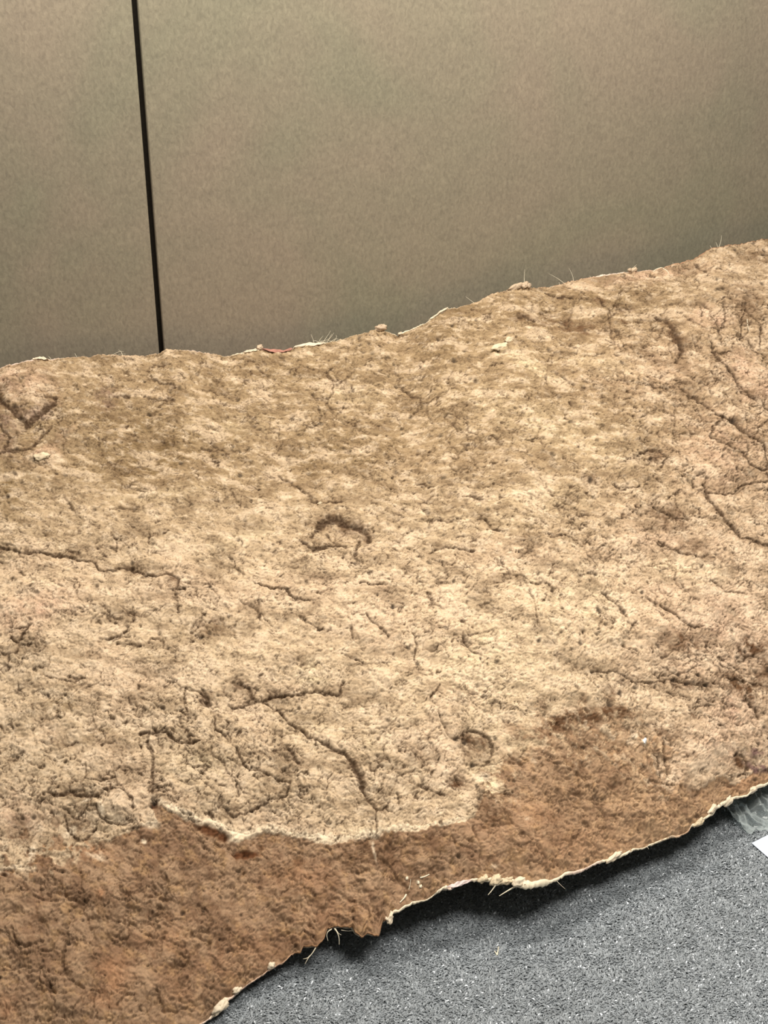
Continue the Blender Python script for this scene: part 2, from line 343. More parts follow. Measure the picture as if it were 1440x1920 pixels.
CR = [
 (2.6,1.0,[(0,1032),(50,1043),(100,1042),(150,1052),(180,1057),(185,1070),(200,1074),(235,1066),(262,1075),(270,1081),(325,1080),(335,1090),(330,1110),(345,1108)]),
 (1.5,.7,[(325,1110),(335,1130),(332,1145),(338,1157)]),(1.6,.8,[(622,690),(612,705),(625,720),(622,740),(612,758)]),
 (1.4,.7,[(595,765),(600,780),(600,797)]),(1.4,.6,[(745,690),(750,730)]),(2.4,.8,[(750,730),(770,742),(790,750)]),(1.4,.5,[(790,750),(782,770),(770,790)]),(1.3,.6,[(622,717),(650,715)]),
 (4.5,.9,[(437,1287),(464,1294),(475,1316)]),(2.5,1,[(475,1316),(493,1318),(514,1310),(554,1307),(590,1299),(634,1307),(644,1283)]),
 (2,.9,[(475,1321),(457,1327),(437,1334),(428,1327)]),
 (2,.9,[(522,1336),(540,1356),(554,1366),(579,1386),(601,1395)]),(3.4,1,[(601,1395),(623,1411),(646,1417),(659,1435)]),(7,1,[(659,1435),(673,1457),(679,1478)]),(3.5,1,[(679,1478),(688,1500),(706,1518)]),(1.6,.8,[(706,1518),(704,1565)]),
 (2,.8,[(490,1316),(515,1335),(530,1330)]),
 (2.6,1,[(262,1379),(312,1377),(330,1393),(348,1397),(374,1395)]),(2,.8,[(354,1395),(352,1377),(339,1363),(337,1352)]),
 (2.3,.8,[(278,1384),(280,1410),(287,1431),(285,1471),(287,1493)]),
 (1.4,.7,[(388,1413),(417,1435),(442,1471),(446,1493)]),(2,.9,[(442,1410),(460,1442),(500,1455),(522,1467),(543,1471),(536,1496),(507,1504),(471,1525),(435,1534),(413,1514),(410,1500)]),
 (2.6,.8,[(536,1402),(547,1417),(558,1435)]),(1.5,.8,[(731,1504),(718,1518),(706,1520)]),(1.6,.8,[(404,1374),(402,1352)]),(1.4,.7,[(404,1374),(420,1384),(428,1395)]),
 (1.6,.8,[(347,1296),(346,1324),(352,1340)]),(1.6,.8,[(347,1296),(372,1304),(389,1321)]),(4,.8,[(380,1300),(389,1323),(395,1325)]),
 (3.6,1,[(92,1490),(111,1496),(133,1490),(156,1497),(183,1496)]),(1.8,.9,[(161,1440),(161,1463),(189,1468),(217,1464)]),(1.8,.8,[(286,1415),(278,1393)]),(3,.9,[(130,1275),(145,1277),(156,1276)]),
 (1.8,.9,[(187,1202),(222,1197),(243,1197)]),(3,.9,[(222,1212),(243,1210),(264,1216)]),(1.8,.8,[(278,1212),(281,1202),(295,1199),(306,1206),(307,1220)]),(2.4,.9,[(21,1199),(35,1211),(45,1195),(55,1178),(30,1185)]),
 (1.8,.8,[(62,1258),(83,1254)]),(1.8,.8,[(80,1268),(100,1277),(139,1284),(156,1277)]),(1.4,.7,[(205,959),(222,954),(257,956)]),(1.4,.7,[(208,1004),(219,1015),(217,1035)]),(1.8,.7,[(278,1001),(281,1025)]),
 (1.8,.8,[(522,891),(549,909),(563,916),(581,933),(584,945),(610,944),(640,942)]),(2.4,.9,[(480,1100),(518,1107),(536,1110),(549,1127),(581,1131)]),(1.8,.9,[(674,1100),(702,1101),(723,1101)]),
 (2,.9,[(685,1159),(695,1172),(716,1186),(727,1200)]),(1.6,.8,[(806,1040),(820,1032),(855,1030),(886,1039)]),(1.7,.8,[(865,1204),(879,1228),(900,1235)]),
 (2.8,.9,[(567,1018),(584,1037)]),(3,1,[(584,1037),(600,1031),(619,1027),(647,1028)]),(1.4,.7,[(789,981),(820,980),(858,981)]),(2,.8,[(907,978),(920,995),(940,1002)]),(2,.8,[(782,912),(793,911),(803,917)]),(1.6,.8,[(865,936),(882,934),(900,941)]),
 (2.6,.7,[(799,1117),(812,1140),(831,1148)]),
 (2.2,1,[(1318,908),(1327,932)]),(3,1,[(1327,932),(1346,960),(1374,991),(1388,1008)]),(2,.9,[(1388,1008),(1412,1015),(1445,1028),(1500,1040)]),(1.6,.9,[(1325,925),(1374,927),(1388,913),(1419,906),(1445,903),(1500,890)]),
 (2.6,.9,[(1225,955),(1242,963),(1266,974),(1291,974)]),(1.7,.8,[(1246,1022),(1273,1036),(1305,1047),(1339,1047)]),(1.3,.7,[(1294,970),(1339,972)]),(1.4,.7,[(1148,911),(1162,922),(1197,915)]),
 (2.6,.9,[(1127,1113),(1148,1130),(1169,1151),(1172,1160)]),(2.2,.9,[(1235,1137),(1266,1158),(1287,1177),(1315,1177)]),(1.4,.7,[(1176,1192),(1190,1168)]),(2,.8,[(1030,1012),(1055,1008),(1082,1015)]),
 (1.8,.8,[(1107,1265),(1155,1262),(1183,1279),(1218,1283),(1252,1276),(1287,1286),(1330,1290)]),(2.2,.8,[(1360,1275),(1400,1280),(1440,1290)]),
 (3.4,.9,[(1226,599),(1245,606),(1260,625)]),(6.5,.9,[(1260,625),(1269,647),(1275,666)]),(3,.8,[(1275,666),(1264,685)]),
 (2.4,1,[(1329,647),(1335,666),(1350,685),(1372,704),(1384,726),(1402,745),(1440,771),(1500,800)]),(1.5,.8,[(1335,662),(1352,668),(1369,662)]),
 (2.6,1,[(1290,741),(1324,764),(1342,779),(1369,792)]),(6,1,[(1369,790),(1378,797)]),(2.6,1,[(1378,800),(1387,809),(1410,824),(1432,835),(1436,854),(1440,880)]),(2.2,.9,[(1329,824),(1335,803),(1354,792)]),
 (2,.9,[(1329,824),(1361,842),(1391,854),(1402,870),(1425,882),(1460,880)]),(1.6,.8,[(1211,722),(1222,734),(1256,730)]),(2,.9,[(1024,554),(1042,561),(1072,561)]),(1.4,.6,[(1075,565),(1069,610)]),
 (1.6,.6,[(1140,580),(1144,610),(1149,647)]),(1.7,.8,[(1301,497),(1324,512)]),(1.6,.8,[(1342,602),(1346,632),(1350,650)]),(1.8,.8,[(1391,572),(1400,590),(1425,614),(1425,647)]),(1.8,.8,[(1402,640),(1417,659),(1435,670)]),
 (1.8,.8,[(1192,861),(1211,852),(1237,854),(1245,865)]),(1.8,.7,[(1042,707),(1072,726)]),(1.6,.6,[(1290,741),(1270,728),(1256,730)]),(1.5,.7,[(1410,824),(1425,800),(1440,790)]),(1.6,.8,[(1387,640),(1391,600),(1391,572)]),
 (1.8,.9,[(825,1286),(816,1298),(805,1314)]),(1.4,.8,[(819,1338),(834,1372),(838,1384),(865,1387)]),(1.4,.6,[(883,1555),(896,1586),(902,1613)]),(3,.9,[(783,1476),(801,1482)]),(1.6,.8,[(801,1482),(831,1494)]),
 (1.8,.8,[(746,1488),(749,1506)]),(1.4,.7,[(1024,1427),(1045,1433),(1091,1460),(1110,1494)]),(4,1,[(954,1430),(972,1430),(981,1439)]),(1.4,.7,[(1097,1387),(1125,1418)]),
 (2.2,.9,[(1242,1390),(1244,1416),(1251,1452)]),(3,.9,[(1395,1315),(1414,1333),(1419,1350)]),(1.6,.8,[(1216,1414),(1232,1407)]),(1.8,.8,[(1216,1467),(1251,1472),(1275,1474)]),
 (2.2,.9,[(128,1764),(121,1784),(117,1816),(128,1841),(157,1854)]),(2.2,.9,[(22,1739),(29,1768),(48,1780),(83,1768)]),(2,.9,[(6,1819),(48,1816)]),(1.8,.8,[(73,1787),(96,1784),(112,1796)]),(3.2,.9,[(137,1691),(153,1697),(169,1688)]),
 (2.2,.9,[(272,1686),(294,1688)]),(4,.9,[(300,1690),(319,1691)]),(2.4,.9,[(358,1755),(377,1764),(393,1772),(393,1784)]),(1.6,.7,[(179,1863),(173,1911)]),(2.2,.8,[(250,1865),(236,1867),(220,1883)]),
 (2.4,.8,[(294,1854),(307,1899),(335,1899),(350,1890)]),(2.4,.8,[(80,1726),(90,1745)]),(4.5,.8,[(503,1700),(523,1723),(540,1733)]),(3.4,.9,[(708,1607),(733,1623)]),(2.4,.8,[(733,1623),(743,1643),(763,1663)]),
 (4.5,1,[(21,767),(42,784),(49,793)]),(4.5,1,[(83,770),(104,761)]),(2.2,.8,[(104,761),(104,749),(85,745)]),(2.6,.8,[(0,853),(21,843),(56,840),(76,815),(97,801)]),
 (1.9,.8,[(271,749),(288,753),(330,751)]),(1.7,.8,[(278,713),(299,720),(326,722)]),(1.6,.7,[(240,912),(271,923)]),(2.4,.8,[(215,746),(240,746)]),(2,.7,[(130,1035),(150,1040)]),
 (3,.7,[(970,592),(990,598),(1000,603)]),(2,.7,[(1355,560),(1358,600),(1350,620)]),(2.6,.8,[(1120,560),(1132,576)]),(4,.7,[(1193,607),(1203,604)]),(4,.7,[(1160,579),(1180,579)]),
 (1.5,.7,[(560,1160),(590,1185),(620,1190)]),(1.5,.7,[(640,1230),(680,1250),(730,1245)]),(1.5,.7,[(770,1190),(780,1215),(775,1240)]),(1.5,.7,[(930,1080),(980,1085),(1000,1100)]),
 (1.5,.6,[(120,930),(140,960),(150,965)]),(1.5,.7,[(450,1130),(480,1145),(490,1170)]),(1.7,.7,[(1210,1120),(1230,1137)]),(1.6,.7,[(1330,1090),(1360,1110),(1400,1115)]),
 (2.4,.8,[(655,1180),(660,1200)]),(1.4,.6,[(990,1110),(1000,1140),(1003,1170),(1010,1190)]),
]
for wd, st, pl in CR:
    for a, b in zip(pl[:-1], pl[1:]): seg_draw(crk, a, b, wd, wd, st)
random.seed(11)
ARC = [(7,1,[(598,988),(612,975),(632,974),(655,984)]),(5.5,1,[(655,984),(676,990),(690,1003),(692,1014)]),(3,.8,[(675,1012),(668,1030),(664,1045)]),(3,.8,[(600,990),(588,1002),(582,1010)]),  # first arcs darken the hollow's rim, painting the shade of its overhang
 (2.4,.9,[(183,1500),(192,1490),(212,1486),(232,1490),(246,1505),(250,1522)]),(2.2,.8,[(180,1515),(186,1535),(205,1548),(230,1552),(250,1545)]),(2.2,.8,[(120,1530),(130,1560),(150,1578),(170,1570),(180,1552)]),
 (2.4,.9,[(866,1380),(880,1372),(900,1374),(918,1388),(924,1408)]),(2,.7,[(924,1408),(915,1430),(900,1438)]),(2.2,.8,[(1195,862),(1210,851),(1236,853),(1246,866),(1238,880)]),(2,.8,[(1000,1098),(1018,1095),(1032,1106),(1034,1120)]),
 (5,.9,[(0,752),(20,768),(42,786),(52,792)]),(4,.8,[(52,790),(75,776),(104,760)]),(2.5,.7,[(0,800),(18,818),(10,840)]),(2.2,.8,[(1120,1520),(1135,1534),(1160,1530)]),(2,.7,[(1232,1420),(1236,1460)]),
 (2,.8,[(1372,1420),(1385,1418),(1398,1430),(1396,1452),(1380,1460)]),(2.2,.8,[(370,1700),(390,1712),(400,1735),(388,1752),(365,1750)]),(2.2,.8,[(62,1680),(80,1690),(110,1694)]),(2,.8,[(340,1790),(352,1800),(348,1812),(335,1808)])]
for wd, st, pl in ARC:
    for a, b in zip(pl[:-1], pl[1:]): seg_draw(crk, a, b, wd, wd, st)
# many smaller natural cracks: short branching walks, denser where the earth is broken up
ZN = [(330,1430,330,150,120),(1340,740,190,200,90),(60,1420,150,150,50),(1150,1000,260,130,60),(760,1420,120,110,40),(1330,1280,130,80,40),(250,1180,260,80,40),(150,1780,220,130,40),(620,900,500,220,60),(500,730,400,70,30),(900,800,250,100,30),(1050,1480,200,90,26),(1150,620,220,80,30),(700,1090,350,120,40)]
def walk(x, y, a, n, wd, st, depth=0):
    for k in range(n):
        L_ = random.uniform(4, 9); a += random.gauss(0, 28); a *= .97
        x2 = x+L_*math.cos(math.radians(a)); y2 = y+L_*.9*math.sin(math.radians(a)); w2 = wd*(1-.5*k/n)*random.uniform(.7, 1.3)
        seg_draw(crk, (x, y), (x2, y2), w2, w2, st*random.uniform(.6, 1))
        if depth < 2 and random.random() < .10: walk(x2, y2, a+random.choice((-70, 70)), int(n*.5)+1, wd*.75, st*.9, depth+1)
        x, y = x2, y2
for cx, cy, rx, ry, n in ZN:
    for _ in range(n):
        walk(random.gauss(cx, rx*.55), random.gauss(cy, ry*.55), random.choice((0, 180))+random.gauss(15, 38), random.randint(2, 9), random.uniform(.7, 1.7), random.uniform(.45, .9))
halo = crk.copy()
for _ in range(3):
    for ax in (0, 1):
        for sft in (3, 2): halo = (np.roll(halo, sft, ax)+np.roll(halo, -sft, ax)+halo)/3
def blob(R, cx, cy, rx, ry, ang=0, s=1.0, p=1.0, add=False):
    m = max(rx, ry)*2.2+3
    x0 = int(max(X0, cx-m)); x1 = int(min(X0+RW-1, cx+m)); y0 = int(max(Y0, cy-m)); y1 = int(min(Y0+RH-1, cy+m))
    if x1 <= x0 or y1 <= y0: return
    xx, yy = np.meshgrid(np.arange(x0, x1), np.arange(y0, y1)); ca, sa = math.cos(math.radians(ang)), math.sin(math.radians(ang))
    u = ((xx-cx)*ca+(yy-cy)*sa)/rx; w_ = (-(xx-cx)*sa+(yy-cy)*ca)/ry
    val = s*np.exp(-(u*u+w_*w_)**p)
    sub = R[y0-Y0:y1-Y0, x0-X0:x1-X0]
    if add: sub += val
    else: np.maximum(sub, val, out=sub)
pit = np.zeros((RH, RW), np.float32)
for x, y, r in [(340,868,4.5),(735,1145,4.5),(726,1135,2),(929,1247,5),(1008,1208,4),(898,1242,3),(342,1716,5),(1372,792,6),(652,1167,2),(845,1210,3),(855,1211,2.4),(1104,905,6),(1285,867,3.5),(15,932,5),(63,1533,5),(123,1309,3),(90,1308,4),(289,1512,6),(283,1520,4),(886,1436,5),(853,1389,6),(870,1393,6),(1315,1445,2.5),(1147,1434,3),(868,1635,2.5),(1260,1278,5),(1285,1285,5),(1320,1288,5),(1270,1267,4),(1305,1270,4),(1231,1216,4),(1190,1290,5),(1160,1302,5),(1140,1325,6),(1227,1290,3),(118,1640,3),(848,1097,3),(705,1123,3),(780,1100,2),(985,560,2),(850,680,5),(1170,1148,4),(1120,1150,6),(1085,1213,6),(1203,1112,4)]:
    blob(pit, x, y, r, r*.8, random.uniform(0, 180), 1.0, 2)
for _ in range(2600):
    x = random.uniform(-60, 1500); y = random.uniform(450, 2000); r = 1.0+random.random()**4*2.6
    blob(pit, x, y, r*random.uniform(1, 1.8), r, random.uniform(-30, 60), random.uniform(.45, 1), 1.6)
# larger forms in millimetres
frm = np.zeros((RH, RW), np.float32)
for a in [(290,850,150,75,-10,-13),(640,1000,48,26,5,-16),(650,1025,30,10,0,4),(60,790,55,28,-25,-12),(30,720,70,35,0,8),(120,830,60,20,-35,7),
          (1075,600,90,28,5,-7),(1300,640,60,40,40,5),(1000,660,70,40,20,5),(950,780,230,60,35,7),(560,860,200,45,-25,-8),(430,930,150,40,10,5),(900,1180,250,110,0,9),
          (210,1515,42,34,0,10),(150,1545,38,26,0,-6),(890,1400,34,32,0,-7),(862,1468,24,18,0,-6),(950,1445,16,12,0,4),(500,1260,90,50,0,5),(330,1450,110,60,0,7),(600,1460,80,50,0,6),
          (620,1330,50,30,0,-5),(100,1100,130,60,0,6),(60,1560,90,50,0,-5),(160,1800,42,46,0,10),(60,1760,50,34,0,7),(240,1740,60,40,0,-6),(400,1735,60,40,0,7),(300,1840,60,40,0,7),
          (560,1680,60,35,0,6),(470,1760,50,30,0,5),(740,1615,24,40,-20,-7),(820,1610,50,30,0,5),(1000,1560,80,45,0,6),(1120,1500,80,40,0,-5),(1230,1530,70,40,0,5),(1330,1400,80,45,0,6),
          (1090,1390,80,36,0,-6),(1220,860,26,13,0,-4),(1010,1105,22,14,0,-4),(930,655,18,10,0,3),(780,745,30,12,0,-4),(1400,730,50,35,40,5),(1360,860,60,50,0,4),(1260,1040,70,35,0,-5),
          (200,1000,90,30,-5,5),(330,1180,60,30,0,-4),(400,1200,50,24,0,-5),(720,1180,90,30,0,4),(1200,1180,60,30,0,4),(1410,1250,50,50,0,-7),(100,1870,60,40,0,6),(30,1900,50,40,0,-5)]:
    blob(frm, a[0], a[1], a[2], a[3], a[4], a[5], .9, add=True)
# signed distance to the edge of the cream coat (positive = bare brown below it)
EDGE = [(-140,1660),(0,1648),(30,1636),(55,1612),(80,1600),(110,1606),(140,1598),(170,1590),(200,1578),(230,1570),(270,1560),(290,1545),(286,1520),(300,1512),(330,1530),(368,1552),(400,1558),(420,1572),(434,1584),(452,1580),(470,1571),(500,1564),(540,1570),(580,1577),(620,1583),(660,1581),(690,1574),(710,1564),(760,1560),(800,1558),(830,1553),(870,1545),(893,1532),(903,1508),(908,1488),(930,1470),(915,1455),(945,1440),(960,1415),(985,1375),(1003,1352),(1030,1345),(1065,1348),(1100,1352),(1140,1347),(1165,1352),(1190,1362),(1222,1366),(1240,1385),(1246,1420),(1240,1452),(1262,1472),(1300,1478),(1335,1470),(1352,1462),(1362,1475),(1385,1470),(1410,1456),(1445,1442),(1580,1400)]
ex, ey = np.meshgrid(np.arange(X0, X0+RW, 2.0), np.arange(Y0, Y0+RH, 2.0))
ex = ex[(1150-Y0)//2:]; ey = ey[(1150-Y0)//2:]
ed = np.full(ex.shape, 1e9, np.float32); inside = np.zeros(ex.shape, bool)
for a, b in zip(EDGE[:-1], EDGE[1:]):
    dx, dy = b[0]-a[0], b[1]-a[1]; L2 = dx*dx+dy*dy
    t = np.clip(((ex-a[0])*dx+(ey-a[1])*dy)/L2, 0, 1)
    ed = np.minimum(ed, np.hypot(ex-a[0]-t*dx, ey-a[1]-t*dy))
poly = EDGE+[(1580, 2600), (-140, 2600)]
for a, b in zip(poly, poly[1:]+poly[:1]):
    if a[1] == b[1]: continue
    c = ((a[1] > ey) != (b[1] > ey)) & (ex < (b[0]-a[0])*(ey-a[1])/(b[1]-a[1])+a[0]); inside ^= c
sd = np.where(inside, ed, -ed).astype(np.float32)
def samp_sd(x, y):
    gx = np.clip((x-X0)/2, 0, sd.shape[1]-1.001); gy = (y-1150)/2
    gyc = np.clip(gy, 0, sd.shape[0]-1.001)
    xi = np.minimum(gx.astype(int), sd.shape[1]-2); yi = np.minimum(gyc.astype(int), sd.shape[0]-2); fx = gx-xi; fy = gyc-yi
    r = (sd[yi, xi]*(1-fx)+sd[yi, xi+1]*fx)*(1-fy)+(sd[yi+1, xi]*(1-fx)+sd[yi+1, xi+1]*fx)*fy
    return np.where(gy < 0, -200, r)

# pigment stains and a little painted shade: weight rasters, one per colour
stain_defs = {
 'olive': ((128,104,70), [(290,850,130,60,-8,.75),(250,800,90,40,0,.45),(200,770,45,32,0,.55),(400,900,90,30,-10,.35),(600,860,110,40,-25,.45),(860,600,50,26,-30,.5),(1000,590,60,20,5,.5),(830,660,60,26,-25,.45),(700,850,80,24,-30,.45),(380,1190,60,40,0,.4),(170,1385,60,18,0,.4),(20,930,20,60,0,.7),(120,1330,30,22,0,.5),(560,640,60,26,0,.25),(1130,560,60,26,0,.4),(80,1010,40,20,0,.35),(520,700,120,20,0,.2),(1235,560,50,40,0,.3),(990,1000,110,24,5,.25)]),  # olive pigment; the diagonal band also paints relief shade
 'umber': ((98,68,44), [(1075,610,70,15,8,.6),(1265,640,12,42,-20,.6),(640,985,42,16,10,.5),(690,1010,14,26,0,.4),(1104,904,18,9,0,.6),(1250,965,45,18,20,.5),(1300,1035,45,18,15,.45),(1260,985,30,16,0,.4),(1225,862,26,13,0,.45),(1330,1050,30,12,0,.4),  # umber stains; the blob at the hollow paints overhang shade
            (1410,1215,34,20,15,.8),(1400,1290,60,28,25,.75),(1440,1270,30,60,0,.6),(1280,1210,50,20,10,.6),(1240,1225,26,26,0,.5),(1255,1250,16,24,0,.5),(1290,1285,60,12,0,.5),(1150,1300,36,20,-40,.55),(1130,1340,70,16,0,.75),(1040,1362,42,16,-25,.95),(1080,1350,40,14,0,.8),(890,1392,30,22,0,.75),(862,1465,20,14,30,.8),(1380,1440,16,16,0,.8),(1110,1400,60,24,0,.4),(1240,1370,50,10,10,.5),(1300,1345,16,14,30,.55),
            (960,1490,40,16,-30,.4),(905,1520,16,24,0,.6),(930,1535,24,20,0,.55),(1180,1375,30,16,0,.4),(720,1600,60,30,0,.35),(800,1590,70,22,0,.35),(660,1610,60,18,0,.3),(150,1540,22,26,0,.55),(170,1575,16,12,0,.5),(40,1560,26,30,0,.35),(1170,605,12,5,0,.6),(1170,579,24,6,0,.5),(1125,566,16,10,30,.5),(985,600,30,10,15,.4),(1395,570,30,40,0,.35),(1430,480,30,16,0,.4),
            (190,930,8,20,0,.2),(325,1095,16,14,0,.5),(395,1180,26,22,0,.45),(460,1290,24,8,10,.5),(385,1315,12,18,0,.5),(673,1455,9,30,-20,.4),(1100,1440,110,30,20,.3),(1060,1480,60,30,10,.3)]),
 'plum': ((118,90,84), [(60,772,50,12,-10,.4),(10,800,26,36,0,.35),(105,760,14,8,0,.4),(5,830,24,36,0,.3),(200,750,22,26,0,.35),(1415,1415,22,7,10,.9),(1418,1440,30,8,15,.8),(1430,1380,14,20,0,.2)]),
 'rust': ((184,136,100), [(215,1830,32,36,0,.75),(200,1875,26,22,0,.5),(310,1760,50,28,0,.4),(170,1590,36,22,20,.55),(560,1650,60,26,0,.35),(1000,1530,50,30,0,.25),(15,1890,16,22,0,.55),(330,1860,40,40,0,.25),(1080,1590,90,40,-10,.3),(1400,1470,44,14,-15,.5),(450,1800,80,40,-20,.3),(930,1560,60,40,0,.15),(190,1683,8,10,0,.7),(40,1620,60,14,0,.1),(210,1560,28,12,0,.3),(630,1720,80,26,0,.25)]),
 'pink': ((216,178,150), [(30,720,60,30,0,.6),(1330,600,40,22,0,.55),(1400,700,60,40,45,.5),(1420,730,44,34,40,.6),(1370,1340,50,40,40,.7),(1340,1400,60,40,0,.5),(1300,1250,60,26,0,.3),(1230,700,140,60,0,.22),(1350,850,90,90,0,.35),(60,1140,80,40,-15,.55),(30,1530,60,40,0,.45),(1300,1180,120,60,0,.35),(1240,1030,160,60,0,.2),(80,855,26,16,0,.6),(100,830,34,10,-30,.4),(1200,520,120,14,-8,.5),(1230,1110,80,30,0,.3)]),
 'pale': ((240,216,176), [(580,1272,34,18,0,.65),(880,1250,130,90,0,.35),(1090,1150,90,60,0,.3),(370,1440,50,34,0,.4),(250,1230,60,20,0,.1),(640,740,60,14,0,.25),(900,980,120,30,0,.15),(990,690,60,12,32,.5),(1020,1090,60,26,0,.2),(1280,1060,60,20,0,.4),(1010,940,120,30,0,.15),(600,1370,60,30,0,.25),(700,1400,40,20,0,.2),(700,1560,70,14,0,.4),(450,1230,80,20,0,.15),(930,660,30,12,0,.3),(1290,1075,80,20,0,.3),(310,925,80,10,-5,.25),(460,1010,60,14,-20,.3),(70,1100,70,22,-15,.4),(420,800,70,16,0,.25),(1130,690,70,18,10,.3),(1000,800,160,40,20,.2),(915,1480,14,40,20,.7),(980,1400,14,26,30,.6),(900,1440,30,16,0,.4),(950,1530,9,7,0,.3),(940,1380,30,20,0,.3)]),
 'cream': ((244,222,192), [(330,1524,26,6,28,1),(365,1540,30,8,22,1),(405,1552,22,9,20,.9),(435,1570,16,12,0,1),(460,1566,24,8,-10,.9),(510,1556,30,7,5,.6),(600,1572,60,6,4,.75),(690,1568,26,7,-10,.8),(760,1552,40,5,0,.5),(190,1524,5,12,-20,.9),(165,1503,12,3,-20,.9),(295,1508,10,4,0,.8),(130,1560,16,8,-40,.6),(60,1600,6,18,20,.7),(30,1630,30,5,0,.5),(180,1608,20,6,20,.5),(905,1460,16,8,0,.6),(925,1625,8,4,0,.3),(1045,1540,1,1,0,0),(215,1540,30,8,10,.3),(285,1552,14,8,0,.6),(70,860,18,9,0,.4),(763,1647,3.2,3.2,0,1),(783,1656,3.4,3,0,1),(787,1663,2.4,2.4,0,1),(270,1582,5,5,0,.8),(430,1158,3,3,0,.9),(1205,1394,5,6,0,1),(1188,1382,8,3,0,.8),(750,1310,3.5,5,0,.9),(1000,1428,8,3,50,.3),(700,1600,3,20,-12,.5),(985,1540,6,4,0,.3)]),
 'bark': ((98,60,34), [(395,1563,34,10,22,1),(418,1574,14,9,20,1),(462,1605,26,8,0,1.2),(445,1607,10,10,0,1),(290,1515,5,9,20,1),(490,1590,8,7,0,.6),(560,1618,12,10,0,.5),(345,1545,18,5,25,.5)]),
}
wrx = fbm(S, Tt, .030, 4, 301)*16; wry = fbm(S, Tt, .030, 4, 351)*16
fwx = gn(S/.006, Tt/.006, 71)*2.2 + gn(S/.014, Tt/.014, 73)*3.0; fwy = gn(S/.006, Tt/.006, 75)*2.2 + gn(S/.014, Tt/.014, 77)*3.0
sx = px+wrx; sy = py+wry
stains = {}
for k, (col, lst) in stain_defs.items():
    R = np.zeros((RH, RW), np.float32)
    for a in lst:
        if a[5] > 0: blob(R, a[0], a[1], a[2], a[3], a[4], a[5], 1.0 if k in ('olive', 'pink', 'pale', 'rust') else 1.7)
    if k in ('cream', 'bark'): stains[k] = samp(R, px+fwx*.8, py+fwy*.8)
    else: stains[k] = samp(R, sx, sy)

# ------------------------------------------------------------------ relief in metres
n_big = fbm(S, Tt, .34, 3, 1)
n_mid = fbm(S, Tt, .11, 3, 21)
n_sm = fbm(S+.01*n_mid, Tt, .036, 4, 41, .6)
n_fi = fbm(S, Tt, .0105, 3, 61, .65)
brown_sd = samp_sd(px+fwx*1.2+fbm(S, Tt, .05, 2, 401)*10, py+fwy*1.2+fbm(S, Tt, .05, 2, 411)*10)
brown = sst(-1.5, 1.5, brown_sd)
rag = fbm(S, Tt, .028, 4, 421, .62)
# at the left and in the right hand corner the coat breaks into islands instead of ending in a line
zoneL = np.clip(1-np.hypot((px-70)/150, (py-1590)/75), 0, 1); zoneR = np.maximum(np.clip(1-np.hypot((px-1090)/200, (py-1375)/85), 0, 1), np.clip(1-np.hypot((px-1240)/110, (py-1430)/80), 0, 1)); zoneR = np.maximum(zoneR, .8*np.clip(1-np.hypot((px-930)/60, (py-1470)/80), 0, 1))
isl = sst(.0, .10, rag + .28*brown*2 - .28)
brown = np.clip(np.where(zoneL+zoneR > 0, brown*(1-np.clip((zoneL*1.8+zoneR*1.7), 0, 1)) + np.clip((zoneL*1.8+zoneR*1.7), 0, 1)*sst(-.12, .12, rag*2.0+.36*(brown_sd/40).clip(-1.2, 1.2)), brown), 0, 1)
H = .010*n_big + .0085*n_mid + .0052*n_sm + .0013*n_fi
H += samp(frm, px+wrx*.5, py+wry*.5)*.00105
# terraces: flaky layered steps
q = fbm(S*.8+.3*Tt, Tt*1.25, .085, 4, 501, .6)
def terrace(q_, n_, wdt):
    t_ = (q_*n_) % 1.0; return np.floor(q_*n_)+sst(0, wdt, t_), np.clip(1-np.abs(t_-.02)/wdt, 0, 1)
t1, s1 = terrace(q, 6.0, .10)
q2 = fbm(S+.2*Tt, Tt*1.2, .030, 4, 541, .62); t2, s2 = terrace(q2, 3.2, .09); m2 = sst(-.05, .15, fbm(S, Tt, .09, 3, 551))
q3 = fbm(S+.2*Tt, Tt*1.3, .014, 3, 561, .6); t3, s3 = terrace(q3, 2.2, .13); m3 = sst(-.08, .12, fbm(S, Tt, .06, 3, 571))
m1 = sst(-.12, .1, fbm(S, Tt, .05, 3, 581))
H += .0018*(t1-q*6)+.0010*t1*0 + .0016*(t2-q2*3.2)*m2 + .0012*(t3-q3*2.2)*m3
scarp = np.clip(.55*s1*m1 + .6*s2*m2*sst(-.05,.1,fbm(S, Tt, .02, 2, 591)) + .5*s3*m3*sst(0,.15,fbm(S, Tt, .012, 2, 593)), 0, 1)
# lumps
f1, fe, idr = voro(S/.034+.55*gn(S/.02, Tt/.02, 81)+.2*gn(S/.008,Tt/.008,85), Tt/.030+.55*gn(S/.02, Tt/.02, 83)+.2*gn(S/.008,Tt/.008,87), 3)
g1, ge, gid = voro(S/.013+.5*gn(S/.008, Tt/.008, 91), Tt/.0115+.5*gn(S/.008, Tt/.008, 93), 5)
lumpy = np.clip(brown + .2 + 1.7*np.clip(1-np.hypot((px-330)/460, (py-1430)/190), 0, 1)+1.7*np.clip(1-np.hypot((px-1360)/250, (py-740)/260), 0, 1) + .5*np.clip(1-np.hypot((px-40)/120, (py-780)/110), 0, 1)*2, 0, 1)
lumpy *= sst(-.25, .2, fbm(S, Tt, .12, 2, 111))*.75+.25
cellm = sst(-.2, .08, fbm(S, Tt, .055, 3, 121))            # only part of every cell's rim opens
H += lumpy*(.0070*(1-f1**2) + .0022*idr)*(1-.35*(1-brown))
fine_l = np.clip(.35+1.6*fbm(S, Tt, .14, 2, 115)+.4*brown, 0, 1)
H += fine_l*.0020*(1-g1**2)
cell_crack = np.clip(1.15-fe/.085, 0, 1)*cellm*np.clip(lumpy*1.3+.12, 0, 1)
